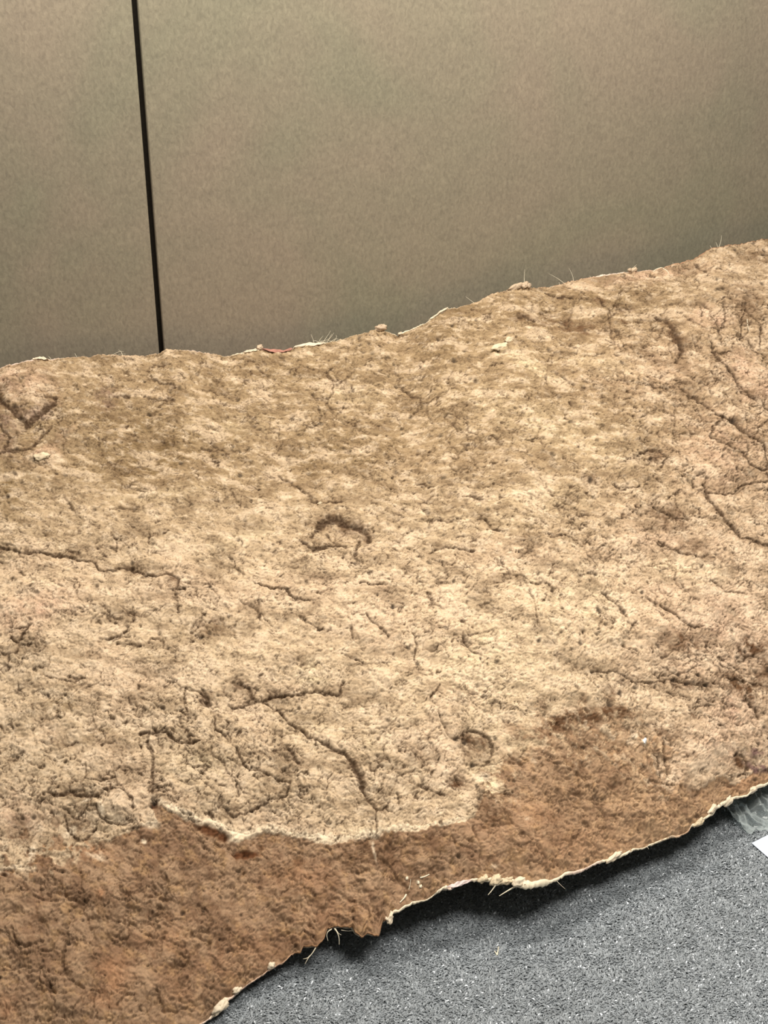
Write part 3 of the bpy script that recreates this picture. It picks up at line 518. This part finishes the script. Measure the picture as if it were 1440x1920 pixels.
cell_crack2 = np.clip(1.1-ge/.15, 0, 1)*sst(.02, .18, fbm(S, Tt, .030, 3, 131))*.8
# short wandering creases
cx_ = S+.008*gn(S/.02, Tt/.02, 141); cy_ = Tt+.008*gn(S/.02, Tt/.02, 143)
dens = .5+.9*fbm(S, Tt, .16, 3, 151)
def creases(sc, seed, wdt, th):
    a = np.abs(gn(cx_/sc*.8, cy_/sc*1.25, seed)+.4*gn(cx_/sc*2.1, cy_/sc*2.6, seed+3)); m = sst(th, th+.16, gn(S/sc/1.1, Tt/sc/1.1*1.3, seed+5)+.35*(dens-.5))
    return np.clip(1-a/wdt, 0, 1)*m
cr1 = creases(.026, 161, .085, .10); cr2 = creases(.0125, 171, .16, .06); cr3 = creases(.0075, 181, .26, .06)
cr4 = creases(.017, 191, .12, .12)
auth = samp(crk, px+fwx*.9, py+fwy*.9)*(.72+.5*sst(-.25, .2, fbm(S, Tt, .009, 3, 951, .7))); hal = samp(halo, px+fwx*2, py+fwy*2)
pits = samp(pit, px+fwx*.3, py+fwy*.3)
H -= .0040*auth + .003*np.clip(hal*1.5, 0, .6) + .0020*cell_crack + .0009*cell_crack2 + .0018*cr1 + .0013*cr2 + .0008*cr3 + .0014*cr4 + .0030*pits
brown = brown*(1-.32*np.clip(zoneR*1.5, 0, 1)*sst(-.2, .25, fbm(S, Tt, .04, 4, 431, .65)))
# the cream coat stands proud of the brown ground and lips up at its edge
H += .0042*(1-brown) + .0022*np.exp(-((brown_sd+6)/7.)**2)*(1-brown)*np.clip(1-zoneR*2, 0, 1)
H -= .004*stains['bark']
for x, y, rx, ry, ang, hh in [(936,657,17,9,20,.006),(954,641,13,6,0,.004),(78,862,17,10,10,.006),(1205,1394,5,6,0,.003),(712,1648,1,1,0,0),(600,948,5,4,0,.003),(190,1684,9,11,0,.004),(320,1800,12,12,0,.004)]:
    u = ((px-x)*math.cos(math.radians(ang))+(py-y)*math.sin(math.radians(ang)))/rx; w_ = (-(px-x)*math.sin(math.radians(ang))+(py-y)*math.cos(math.radians(ang)))/ry
    H += hh*np.exp(-(u*u+w_*w_)**2)
# fade the large relief towards the torn edges so that the outline stays
rowm = (v*1.0); edge_f = sst(0, .05, rowm)*sst(0, .035, 1-rowm)
low = .010*n_big+.0085*n_mid+samp(frm, px, py)*.00105
H = H - low*(1-edge_f)
P = P0 + H[..., None]*NRM[None]

# ------------------------------------------------------------------ pigment, with some shade painted in
base = lin((206, 180, 148)); base2 = lin((214, 184, 154)); brn = lin((163, 132, 104)); brn2 = lin((140, 109, 84)); dirt = lin((104, 80, 54)); ddirt = lin((52, 40, 30))
def mixc(c, col, w_): return c + (np.asarray(col)[None, None]-c)*np.clip(w_, 0, 1)[..., None]
col = np.broadcast_to(base, P.shape).copy()
right = sst(1000, 1440, px)*sst(1500, 700, py)*.0+sst(1050, 1420, px)
col = mixc(col, base2, np.clip(right*.6+.5*sst(.0, .3, fbm(S, Tt, .2, 3, 601)), 0, 1))
up = sst(1160, 800, py); col = mixc(col, lin((158, 133, 100)), up*.92*(1-.35*right))  # olive pigment deepened on the upper face, a painted dimming of strong light
for k in ('pink', 'pale', 'olive'):
    jit = np.clip(1+1.6*fbm(S, Tt, .03, 3, 611+len(k), .65), 0.2, 1.8)
    col = mixc(col, lin(stain_defs[k][0]), stains[k]*jit)
# mottling of the coat
mo = fbm(S*.8, Tt*1.25, .020, 5, 621, .68)
mo2 = fbm(S*.7+Tt*.25, Tt*1.4, .055, 4, 641, .6)
col = mixc(col, lin((238, 214, 184)), sst(.05, .30, mo)*.42)
col = mixc(col, dirt, sst(.05, .34, -mo)*.34)
col = mixc(col, dirt, sst(.05, .32, -mo2)*.42)
col = mixc(col, lin((236, 210, 180)), sst(.06, .28, mo2)*.38)
# brown ground
cb = np.broadcast_to(brn, P.shape).copy()
cb = mixc(cb, brn2, sst(-.1, .25, fbm(S, Tt, .06, 4, 661)))
cb = mixc(cb, lin((184, 146, 104)), sst(.02, .32, fbm(S, Tt, .024, 5, 671, .65))*.55)
cb = mixc(cb, lin((100, 70, 46)), sst(.02, .32, -fbm(S, Tt, .018, 5, 681, .65))*.5)
rightb = sst(850, 1200, px); cb = mixc(cb, lin((184, 150, 116)), rightb*(.35+1.2*sst(-.05,.3,fbm(S, Tt, .035, 4, 691, .65))*.6))
cb = mixc(cb, lin((112, 84, 62)), sst(.04, .26, fbm(S, Tt, .045, 4, 696, .65))*.55)
cb = mixc(cb, lin((190, 156, 124)), sst(.55, .95, idr)*sst(.75, .3, f1)*.35)
cb = mixc(cb, lin((96, 74, 54)), sst(.14, .02, fe)*cellm*.30)
cb = mixc(cb, lin(stain_defs['rust'][0]), stains['rust']*1.0)
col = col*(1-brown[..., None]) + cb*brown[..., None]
for k in ('umber', 'plum'):
    jit = np.clip(.9+2.6*fbm(S, Tt, .020, 4, 711+len(k), .68), 0.0, 1.5)
    col = mixc(col, lin(stain_defs[k][0]), stains[k]*jit)
col = mixc(col, lin((226, 196, 158)), sst(.16, .3, fbm(S, Tt, .013, 4, 731, .65))*.35*(brown*zoneR*2+.25))
col = mixc(col, lin(stain_defs['cream'][0]), stains['cream']*1.15)
# pale broken lip of the coat
lip = np.exp(-((brown_sd+4)/5.)**2)*(1-brown)*np.clip(1-(zoneL+zoneR)*2, 0, 1)*sst(270, 320, px)*sst(900, 850, px)
col = mixc(col, lin((240, 218, 186)), lip*.75)
col = mixc(col, lin(stain_defs['bark'][0]), stains['bark']*1.1)
# dust and dirt lodged in cracks, rims and pores, painted shade round the cracks
dk = np.clip(.95*auth**.8+.60*cell_crack+.40*cell_crack2+.75*cr1+.62*cr2+.5*cr3+.62*cr4+.6*scarp, 0, 1)*(1-.35*brown)
col = mixc(col, lin((112, 84, 58)), np.clip(hal*2.0, 0, 1)*.5*(1-.5*brown)*sst(-.25, .15, fbm(S, Tt, .03, 3, 941)))  # soft smudge beside cracks, dirt and painted shade together
col = mixc(col, lin((72, 52, 34)), dk*.95)
col = mixc(col, ddirt, pits*.85)
sp = sst(.30, .42, gn(S/.0032, Tt/.0032, 811))
col = mixc(col, lin((90, 70, 50)), sp*.35*(1-brown)*sst(-.1, .3, fbm(S, Tt, .08, 2, 821)))


root = empty('earth_relief_panel', (float(B3[NC//2, 0]), float(B3[NC//2, 1]), 0))
tag(root, 'large cracked tan and brown earth relief panel leaning against the buff wall', 'relief panel')
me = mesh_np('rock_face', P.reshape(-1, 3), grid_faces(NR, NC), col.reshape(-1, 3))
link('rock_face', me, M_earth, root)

# backing shell, a few millimetres behind, closed to the face all round
rs = np.unique(np.r_[0, np.linspace(4, NR-5, 70).astype(int), NR-1]); cs = np.unique(np.r_[0, np.arange(0, NC, 6), NC-1])
Pb = (P0 + (low*edge_f)[..., None]*NRM[None] - .016*NRM[None])[np.ix_(rs, cs)]
fr = (v[rs]).reshape(-1, 1, 1); inset = np.zeros((len(rs), len(cs), 1)); 
Pb = Pb + chord[cs][None]*(.010*(fr < .002) - .006*(fr > .998))
Pb[0] += .010*NRM[cs]; Pb[-1] += .010*NRM[cs]
me = mesh_np('backing', Pb.reshape(-1, 3), grid_faces(len(rs), len(cs))[:, ::-1])
link('backing', me, M_back, root)

# torn plaster rim along an edge: a thick ragged bead with its own pigment
def rim(name, rowdir, wtab, ctab, seed, label=None):
    wd = .72*np.clip(itp(wtab, PX), 0, 99)*(1+.5*gn(PX/26., PX*0+.5, seed)+.35*gn(PX/11., PX*0+.2, seed+2)+.25*gn(PX/4.5, PX*0+.6, seed+4)); wd = smooth(np.clip(wd, 1.2, 30), 5)
    Wm = wd*.00088
    e = 0 if rowdir > 0 else NR-1
    E = P[e]*.75 + .25*np.stack([smooth(P[e][:, a_], 7) for a_ in range(3)], -1); sgn = 1 if rowdir > 0 else -1
    out = -sgn*chord
    k = np.clip((wd/STEP).astype(int), 1, 30); inner = P[(e+sgn*k), np.arange(NC)]; inner = np.stack([smooth(inner[:, a_], 9) for a_ in range(3)], -1)
    th = (.0016+.22*Wm)
    ring = [inner-.0012*NRM, inner+(.0004+.10*Wm)[:, None]*NRM + .3*Wm[:, None]*out, E+(.0006+.16*Wm)[:, None]*NRM, E+.0010*out-(th*.45)[:, None]*NRM, E-.0005*out-th[:, None]*NRM, inner-(th*.9+.001)[:, None]*NRM]
    V = np.stack(ring, 1)                               # NC, 6, 3
    jx = (_h(np.arange(NC*6), np.arange(NC*6)*0+seed, 5) & 0xffff).reshape(NC, 6, 1)/65535.-.5
    V = V + jx*.0003
    cc = np.stack([np.interp(PX, [t[0] for t in ctab], [lin(t[1])[a] for t in ctab]) for a in range(3)], -1)
    cc = cc*(1+.25*gn(PX/6., PX*0+.9, seed+7))[:, None]
    colr = np.repeat(cc[:, None], 6, 1); colr[:, 0] = col[(e+sgn*k), np.arange(NC)]; 
    me = mesh_np(name, V.reshape(-1, 3), grid_faces(NC, 6, True), np.clip(colr, 0, 1).reshape(-1, 3))
    o = link(name, me, M_rim, root)
    if label: o['label'] = label
    return o
CRM = (240, 224, 196); BRD = (150, 112, 80); PKC = (226, 200, 182)
rim('torn_edge', 1, [(-120,3),(390,3),(402,9),(420,12),(430,5),(460,3),(500,3.5),(545,2),(560,1.5),(600,1.5),(720,1.5),(727,9),(738,8),(745,5),(800,3.5),(835,7),(850,9),(870,5),(886,5),(900,9),(912,10),(926,10),(945,8),(975,13),(1000,12),(1030,8),(1060,6),(1090,6),(1110,4),(1130,6),(1150,9),(1168,9),(1190,6),(1200,2),(1215,4),(1240,5),(1285,3),(1292,8),(1310,11),(1340,9),(1355,10),(1372,9),(1395,4),(1403,7),(1415,10),(1430,6),(1540,5)],
    [(-120,PKC),(390,PKC),(404,CRM),(422,CRM),(430,PKC),(540,(210,170,140)),(556,BRD),(722,BRD),(727,CRM),(830,CRM),(840,PKC),(880,PKC),(890,CRM),(1055,CRM),(1075,PKC),(1120,PKC),(1130,CRM),(1200,CRM),(1215,CRM),(1250,(225,200,170)),(1288,(200,160,130)),(1295,CRM),(1540,CRM)], 31, 'pale ragged torn lower edge')
rim('torn_edge', -1, [(-120,2),(30,3),(60,6),(75,7),(97,4),(110,2),(190,2),(215,4),(250,3),(300,1.5),(345,2),(360,5),(395,4),(410,2),(455,4),(490,4),(540,3),(556,7),(605,7),(612,3),(680,2),(745,3),(752,6),(775,7),(795,2),(803,7),(820,7),(835,5),(850,2),(950,2),(1060,2),(1110,3),(1125,7),(1160,6),(1180,3),(1230,5),(1260,4),(1300,5),(1340,4),(1366,5),(1380,2),(1540,2)],
    [(-120,(200,170,140)),(40,PKC),(95,PKC),(120,(190,160,130)),(345,(200,172,140)),(365,PKC),(410,(190,160,125)),(455,CRM),(480,CRM),(495,(200,160,140)),(545,(200,160,140)),(556,CRM),(606,CRM),(615,(200,180,150)),(700,(190,160,125)),(750,CRM),(838,CRM),(860,(200,170,135)),(1000,(180,145,112)),(1100,(200,160,130)),(1125,PKC),(1165,PKC),(1250,(190,150,118)),(1300,(168,124,94)),(1366,(168,124,94)),(1540,(150,112,80))], 61, 'ragged torn upper edge')

# points on the panel near a pixel
def spt(x, y, lift=0.0, out=0.0):
    c = int(np.clip(round((x-PX[0])/STEP), 0, NC-1))
    d = np.abs(py[:, max(0, c-0)]-y)
    best = None
    for cc_ in range(max(0, c-14), min(NC, c+15), 2):
        dd = (px[:, cc_]-x)**2+(py[:, cc_]-y)**2; r = int(np.argmin(dd))
        if best is None or dd[r] < best[0]: best = (dd[r], r, cc_)
    return P[best[1], best[2]] + lift*NRM[best[2]]
def edge_free(x, y, ref):
    """a point seen at pixel x, y, at the distance of the point ref"""
    d = ray(x, y); t = ((ref-CAM) @ FW)
    return CAM + d*t

def fibre(pix, r=.0006, anchor=None, swing=0.0, lab=None, mat=None, name='fibre', lift=.0012):
    """a thread rooted on the panel at its first pixel; the rest hangs free in the plane of its root, leaning out by swing metres"""
    a = spt(*(anchor or pix[0]))
    pts = [a-.002*NRM[0]+0*a]
    n = len(pix)
    for i, (x, y) in enumerate(pix):
        q_ = edge_free(x, y, a); d = ray(x, y)
        q_ = q_ - d*(lift+swing*i/max(1, n-1)); pts.append(q_)
    V, Fc = tube(pts[1:], r, r*.35)
    me = mesh_np(name, V, Fc); o = link(name, me, mat or M_fibre, root)
    if lab: o['label'] = lab
    return o
def surf_fibre(pix, r):
    pts = [spt(x, y, r*.7) for x, y in pix]
    V, Fc = tube(pts, r, r*.5, 6); me = mesh_np('fibre', V, Fc); return link('fibre', me, M_fibre, root)
TOPF = [((97,676),(94,671),(91,668)),((107,677),(113,672),(120,671)),((147,675),(143,668),(140,662)),((133,675),(128,673),(124,674)),
        ((206,670),(215,663),(226,658),(232,660)),((212,669),(222,664),(236,664)),((230,668),(228,660),(222,656)),((208,668),(200,669)),
        ((590,647),(587,636),(583,627)),((596,646),(600,636),(606,630)),((604,644),(611,634),(616,627),(620,620)),((612,643),(618,634),(622,626)),((618,643),(628,635),(635,636)),((625,641),(632,632),(630,628)),((600,644),(592,638),(586,640)),((608,642),(614,638),(622,640)),((630,640),(637,637),(641,639)),((614,640),(622,630),(626,624)),((600,640),(609,639),(618,635)),
        ((893,571),(882,563),(873,556)),((895,571),(905,568),(912,571)),((983,530),(983,517),(984,505)),((1060,533),(1046,522),(1029,513)),((1076,531),(1074,517),(1067,503)),((1050,536),(1048,529)),((1060,534),(1068,531),(1076,531)),((1030,542),(1032,537),(1040,537)),((1044,538),(1056,534),(1070,533)),
        ((1348,463),(1352,452),(1353,441)),((1346,464),(1344,458),(1342,454)),((1335,467),(1331,460)),((1108,522),(1106,517)),((1264,498),(1261,492)),((420,672),(418,667)),((1183,507),(1190,499),(1194,496))]
for t in TOPF: fibre(t, .00055)
for t, r in [(((627,1741),(632,1747),(636,1758),(636,1771)),.0011),(((629,1741),(634,1750),(640,1753)),.0006),(((622,1742),(614,1747),(612,1754),(615,1764)),.0010),(((592,1777),(586,1787),(578,1796),(572,1807)),.0010),(((582,1791),(576,1797),(568,1798)),.0007),
             (((929,1660),(922,1670),(915,1678)),.0012),(((968,1661),(952,1670),(936,1680)),.0015),(((1044,1652),(1052,1660),(1060,1667)),.0004),(((640,1744),(652,1746),(662,1745)),.0005),(((1213,1586),(1216,1592)),.0004)]:
    fibre(t, r, swing=.006)
for t, r in [(((788,1648),(796,1647),(802,1643)),.0015),(((763,1677),(757,1684),(749,1694)),.0016),(((770,1650),(768,1660),(765,1668)),.0006),(((1398,602),(1402,612),(1406,622)),.0008),(((1240,502),(1248,510),(1252,519)),.0012),(((1236,504),(1228,508),(1222,514)),.0012)]:
    surf_fibre(t, r)

# scraps and lumps of latex caught on the rim
def lump(name, x, y, rx, ry, rz, mat, seed, lab=None, flat=1.0, lift=0.0, noise=.35, ang=0, up=0.0):
    nu, nv = 20, 12
    th = np.linspace(0, 2*math.pi, nu, endpoint=False)[None, :]; ph = np.linspace(.02, math.pi-.02, nv)[:, None]
    X = np.sin(ph)*np.cos(th); Y = np.sin(ph)*np.sin(th); Z = np.cos(ph)*np.ones_like(th)
    r = 1+noise*gn(X*1.6+seed, Y*1.6+Z*1.3, seed)+noise*.6*gn(X*3.5+seed, Z*3.5-Y*2, seed+1)
    c = int(np.clip(round((x-PX[0])/STEP), 0, NC-1)); o3 = spt(x, y); n3 = NRM[c]; u3 = np.array(WD); w3 = chord[c]
    ca, sa = math.cos(ang), math.sin(ang); u3, w3 = u3*ca+w3*sa, -u3*sa+w3*ca
    V = o3 + lift*n3 + up*chord[c] + (X*r*rx)[..., None]*u3 + (Y*r*ry)[..., None]*w3 + (Z*r*rz)[..., None]*n3
    me = mesh_np(name, V.reshape(-1, 3), grid_faces(nv, nu, True)); o = link(name, me, mat, root)
    if lab: o['label'] = lab
    return o
lump('latex_lump', 712, 624, .0135, .0085, .008, M_lump, 3, 'rounded tan latex lump on the upper edge', lift=.003, up=.0035)
lump('latex_lump', 970, 540, .020, .007, .007, M_lump, 5, 'folded tan latex lump on the upper edge', ang=.3, lift=.003, up=.0035)
lump('latex_lump', 980, 536, .008, .010, .006, M_lump, 8, lift=.003, up=.0035)
lump('latex_lump', 990, 540, .007, .007, .006, M_lump, 9, lift=.003, up=.0035)
lump('latex_lump', 1186, 510, .008, .007, .006, M_lump, 12, 'small round latex knob on the upper edge', lift=.003, up=.0035)
lump('latex_lump', 1179, 513, .006, .005, .004, M_lump, 13, lift=.003, up=.0035)
lump('latex_lump', 748, 634, .005, .004, .004, M_cream, 14, lift=.003, up=.0035)
lump('latex_lump', 486, 661, .007, .006, .004, M_lump, 15, lift=.003, up=.0035)
lump('cream_crumb', 413, 1890, .013, .008, .005, M_cream, 21, ang=.6, noise=.5)
lump('cream_crumb', 907, 1650, .009, .006, .005, M_stone, 22, noise=.5)
lump('cream_crumb', 928, 1650, .010, .009, .005, M_stone, 23, noise=.5)
lump('cream_crumb', 950, 1652, .012, .006, .005, M_stone, 24, noise=.5)
lump('cream_crumb', 975, 1656, .013, .008, .005, M_cream, 25, noise=.5)
lump('cream_crumb', 1333, 1522, .010, .006, .005, M_cream, 26, noise=.5, ang=.5)
lump('cream_crumb', 1308, 1545, .010, .006, .004, M_stone, 27, noise=.5, ang=.5)
lump('cream_crumb', 1407, 1484, .011, .006, .005, M_cream, 28, noise=.4, ang=.2)
lump('cream_crumb', 1364, 1501, .008, .010, .004, M_cream, 29, noise=.5)
lump('cream_crumb', 1150, 1608, .016, .006, .004, M_cream, 30, noise=.5, ang=.4)
lump('cream_crumb', 730, 1722, .006, .009, .004, M_cream, 31, noise=.5)
lump('cream_crumb', 508, 1814, .006, .005, .004, M_cream, 32, noise=.5)
lump('cream_crumb', 442, 1860, .007, .005, .004, M_cream, 33, noise=.5)
lump('pale_stone', 936, 658, .017, .009, .0042, M_stone, 41, 'pale stone set in the upper middle of the face', noise=.4, ang=.2)
lump('pale_stone', 953, 642, .012, .007, .003, M_stone, 42, noise=.4)
lump('pale_stone', 78, 861, .014, .009, .0035, M_stone, 43, noise=.5)
lump('pale_stone', 1205, 1394, .0040, .0052, .004, plain('white_chip', (250,250,248), .4), 44, 'tiny white chip', noise=.4)
lump('pale_stone', 600, 948, .0045, .0035, .003, M_stone, 45)
for x, y in ((763,1647),(783,1656),(787,1664),(834,1666)):
    lump('pale_stone', x, y, .0026, .0026, .002, M_fibre, int(x), noise=.3)
# pink fabric scrap and cream scraps: thin crumpled strips with thickness
def scrap(name, pts, wid, mat, seed, lab=None, stand=.0):
    """strip along the pixels pts lying against the rim, crumpled"""
    n = 26; P_ = np.array([spt(*p) for p in pts]); t = np.linspace(0, 1, len(pts)); tt = np.linspace(0, 1, n)
    L_ = np.stack([np.interp(tt, t, P_[:, a]) for a in range(3)], -1)
    c = int(np.clip(round((pts[0][0]-PX[0])/STEP), 0, NC-1)); n3 = NRM[c]; w3 = chord[c]
    prof = np.sin(math.pi*np.clip(tt, .02, .98))**.5
    rows = []
    for k_, s_ in enumerate((-1, -.5, 0, .5, 1)):
        rows.append(L_ + (s_*wid*prof*(1+.4*gn(tt*6, tt*0+s_, seed)))[:, None]*w3 + (.003+.003*gn(tt*5, tt*0+s_*1.3, seed+2)+stand*(s_+1))[:, None]*n3)
    top_ = np.array(rows); botm = top_ - .0009*n3
    ring = np.concatenate([top_, botm[::-1]], 0).transpose(1, 0, 2)
    me = mesh_np(name, ring.reshape(-1, 3), grid_faces(n, 10, True)); o = link(name, me, mat, root)
    if lab: o['label'] = lab
    return o
scrap('fabric_scrap', [(492,661),(510,663),(530,662),(545,657)], .0045, M_pink, 51, 'dusty pink fabric scrap on the upper edge')
scrap('cream_scrap', [(455,662),(470,660),(486,662)], .003, M_cream, 52)
scrap('cream_scrap', [(552,655),(570,649),(590,651),(607,648)], .0045, M_cream, 53)
scrap('cream_scrap', [(803,603),(812,596),(824,590),(836,582)], .003, M_cream, 54)
scrap('cream_scrap', [(836,1668),(850,1664),(864,1659),(880,1655)], .004, plain('pinkish_latex', (226,206,200), .5, .4, nscale=80), 55)
scrap('cream_scrap', [(62,678),(75,676),(92,679)], .0035, M_cream, 56)

# ------------------------------------------------------------------ carpet pile (short lying fibres, uncountable)
rng = np.random.default_rng(4)
def pile(n, z0, seed):
    rng = np.random.default_rng(seed)
    qx = rng.uniform(330, 1500, int(n*2.4)); qy = rng.uniform(1440, 1990, int(n*2.4))
    # uniform over the floor: draw on the ground then keep the part before the panel
    gx = rng.uniform(-.45, 1.05, n*2); gy = rng.uniform(1.10, 2.3, n*2)
    G = np.stack([gx, gy, gx*0], -1); ppx, ppy = project(G)
    keep = (ppx > 300) & (ppx < 1530) & (ppy > itp(BOT, ppx)-20) & (ppy < 2010)
    return G[keep]
G = pile(230000, 0, 4); nb = len(G); print('pile blades', nb)
if nb > 110000: G = G[:110000]; nb = len(G)
dirm = gn(G[:, 0]/.03, G[:, 1]/.03, 900)*1.5
ang = rng.normal(0, .5, nb) + .62 + dirm + (rng.random(nb) < .5)*math.pi
ln = rng.uniform(.0030, .0070, nb); wdd = rng.uniform(.0007, .0015, nb)
dx = np.cos(ang); dy = np.sin(ang); Z0 = rng.uniform(.0002, .0020, nb); rise = rng.uniform(.0004, .0030, nb)
def pt(f, s, z): return np.stack([G[:, 0]+dx*ln*f-dy*wdd*s, G[:, 1]+dy*ln*f+dx*wdd*s, z], -1)
Vp = np.stack([pt(-.5, -1, Z0), pt(-.5, 1, Z0), pt(0, -1, Z0+rise), pt(0, 1, Z0+rise), pt(.5, -.3, Z0+rise*.6), pt(.5, .3, Z0+rise*.6)], 1).reshape(-1, 3)
o6 = np.arange(nb)[:, None]*6
Fp = np.concatenate([o6+np.array([0, 1, 3, 2]), o6+np.array([2, 3, 5, 4])], 0)
g = rng.beta(2.0, 2.6, nb)
tone = lin((92, 97, 101))[None]*(1-g[:, None]) + lin((166, 172, 178))[None]*g[:, None]
br = rng.random(nb) < .02; tone[br] = lin((226, 231, 238))
tone = np.repeat(tone, 6, 0)
me = mesh_np('carpet_pile', Vp, Fp, tone); o = link('carpet_pile', me, M_pile, floor); o['kind'] = 'stuff'

# ------------------------------------------------------------------ small things on the carpet
# white card by the right frame edge
a = at_z(1409, 1582, .004); b = at_z(1440, 1568.5, .004); c = at_z(1440, 1609.5, .004)
u = (b-a)/np.linalg.norm(b-a); w_ = (c-a)/np.linalg.norm(c-a)
n = 12; Vc = []
for i in range(n+1):
    for j in range(n+1):
        p = a+u*.15*i/n+w_*.11*j/n; p = p+np.array([0, 0, .004*math.sin(i/n*2.6)+.003*(j/n)**2+.0016]); Vc.append(p)
Vc = np.array(Vc); Vall = np.concatenate([Vc, Vc-np.array([0, 0, .0006])]); gf = grid_faces(n+1, n+1); m_ = (n+1)**2
bd = [i*(n+1) for i in range(n+1)]; bd = [j for j in range(n+1)]+[(i*(n+1)+n) for i in range(1, n+1)]+[n*(n+1)+j for j in range(n-1, -1, -1)]+[i*(n+1) for i in range(n-1, 0, -1)]
side = np.array([[bd[k], bd[(k+1) % len(bd)], bd[(k+1) % len(bd)]+m_, bd[k]+m_] for k in range(len(bd))])
me = mesh_np('paper_card', Vall, np.concatenate([gf, gf[:, ::-1]+m_, side]), smooth=False)
o = link('paper_card', me, M_paper); tag(o, 'blank white card lying on the grey carpet at the right', 'card')

# crumpled clear film coming out from under the panel at the right
n1, n2 = 110, 90
uu, vv = np.meshgrid(np.linspace(0, 1, n1), np.linspace(0, 1, n2))
c00 = at_z(1325, 1535, .02); c10 = at_z(1560, 1420, .02); c01 = at_z(1400, 1566, .0); c11 = at_z(1600, 1520, .0)
Pf = (c00*(1-uu[..., None])+c10*uu[..., None])*(1-vv[..., None]) + (c01*(1-uu[..., None])+c11*uu[..., None])*vv[..., None]
back = np.array([-.05, .12, 0])*(1-vv[..., None])
Pf = Pf + back
fx = uu*.35; fy = vv*.2
rid = 1-np.abs(gn(fx/.045+.5*gn(fx/.05, fy/.05, 3), fy/.075, 7))*1.7; rid2 = 1-np.abs(gn(fx/.02, fy/.03+fx/.03, 9))*1.7
rid3 = 1-np.abs(gn(fx/.03+.9*gn(fx/.04, fy/.03, 23), fy/.035+.9*gn(fx/.03, fy/.04, 27), 29))*2.2
hz = .004+.052*(1-vv)**1.1*(.5+.5*rid)+.010*rid*sst(0, .35, vv)+.009*np.clip(rid3, 0, 1)**2+.004*rid2
hz *= sst(1.02, .75, vv)*.9+.1
edge_j = .014*gn(uu*7, vv*0, 12)+.006*gn(uu*19, vv*0, 13)
Pf[..., 2] = np.maximum(hz, .0035); Pf[..., 1] -= edge_j*vv; Pf[..., 0] += .010*(rid-.5)*vv
me = mesh_np('plastic_film', Pf.reshape(-1, 3), grid_faces(n2, n1)); me.update()
o = link('plastic_film', me, M_plastic); tag(o, 'crumpled clear plastic film poking out from under the panel at right', 'plastic film')
sm = o.modifiers.new('thickness', 'SOLIDIFY'); sm.thickness = .0003

# V shaped white fibre lying on the carpet
p0 = at_z(934.5, 1775, .004); p1 = at_z(932, 1791, .003); p2 = at_z(927.5, 1783, .0055)
V1, F1 = tube([p0, (p0+p1)/2+np.array([.0004, 0, .0006]), p1], .0007, .0012, 6); V2, F2 = tube([p1, (p1+p2)/2, p2], .0011, .0006, 6)
me = mesh_np('fibre_scrap', np.concatenate([V1, V2]), np.concatenate([F1, F2+len(V1)]))
o = link('fibre_scrap', me, M_fibre); tag(o, 'tiny white V shaped fibre scrap lying on the grey carpet', 'fibre')
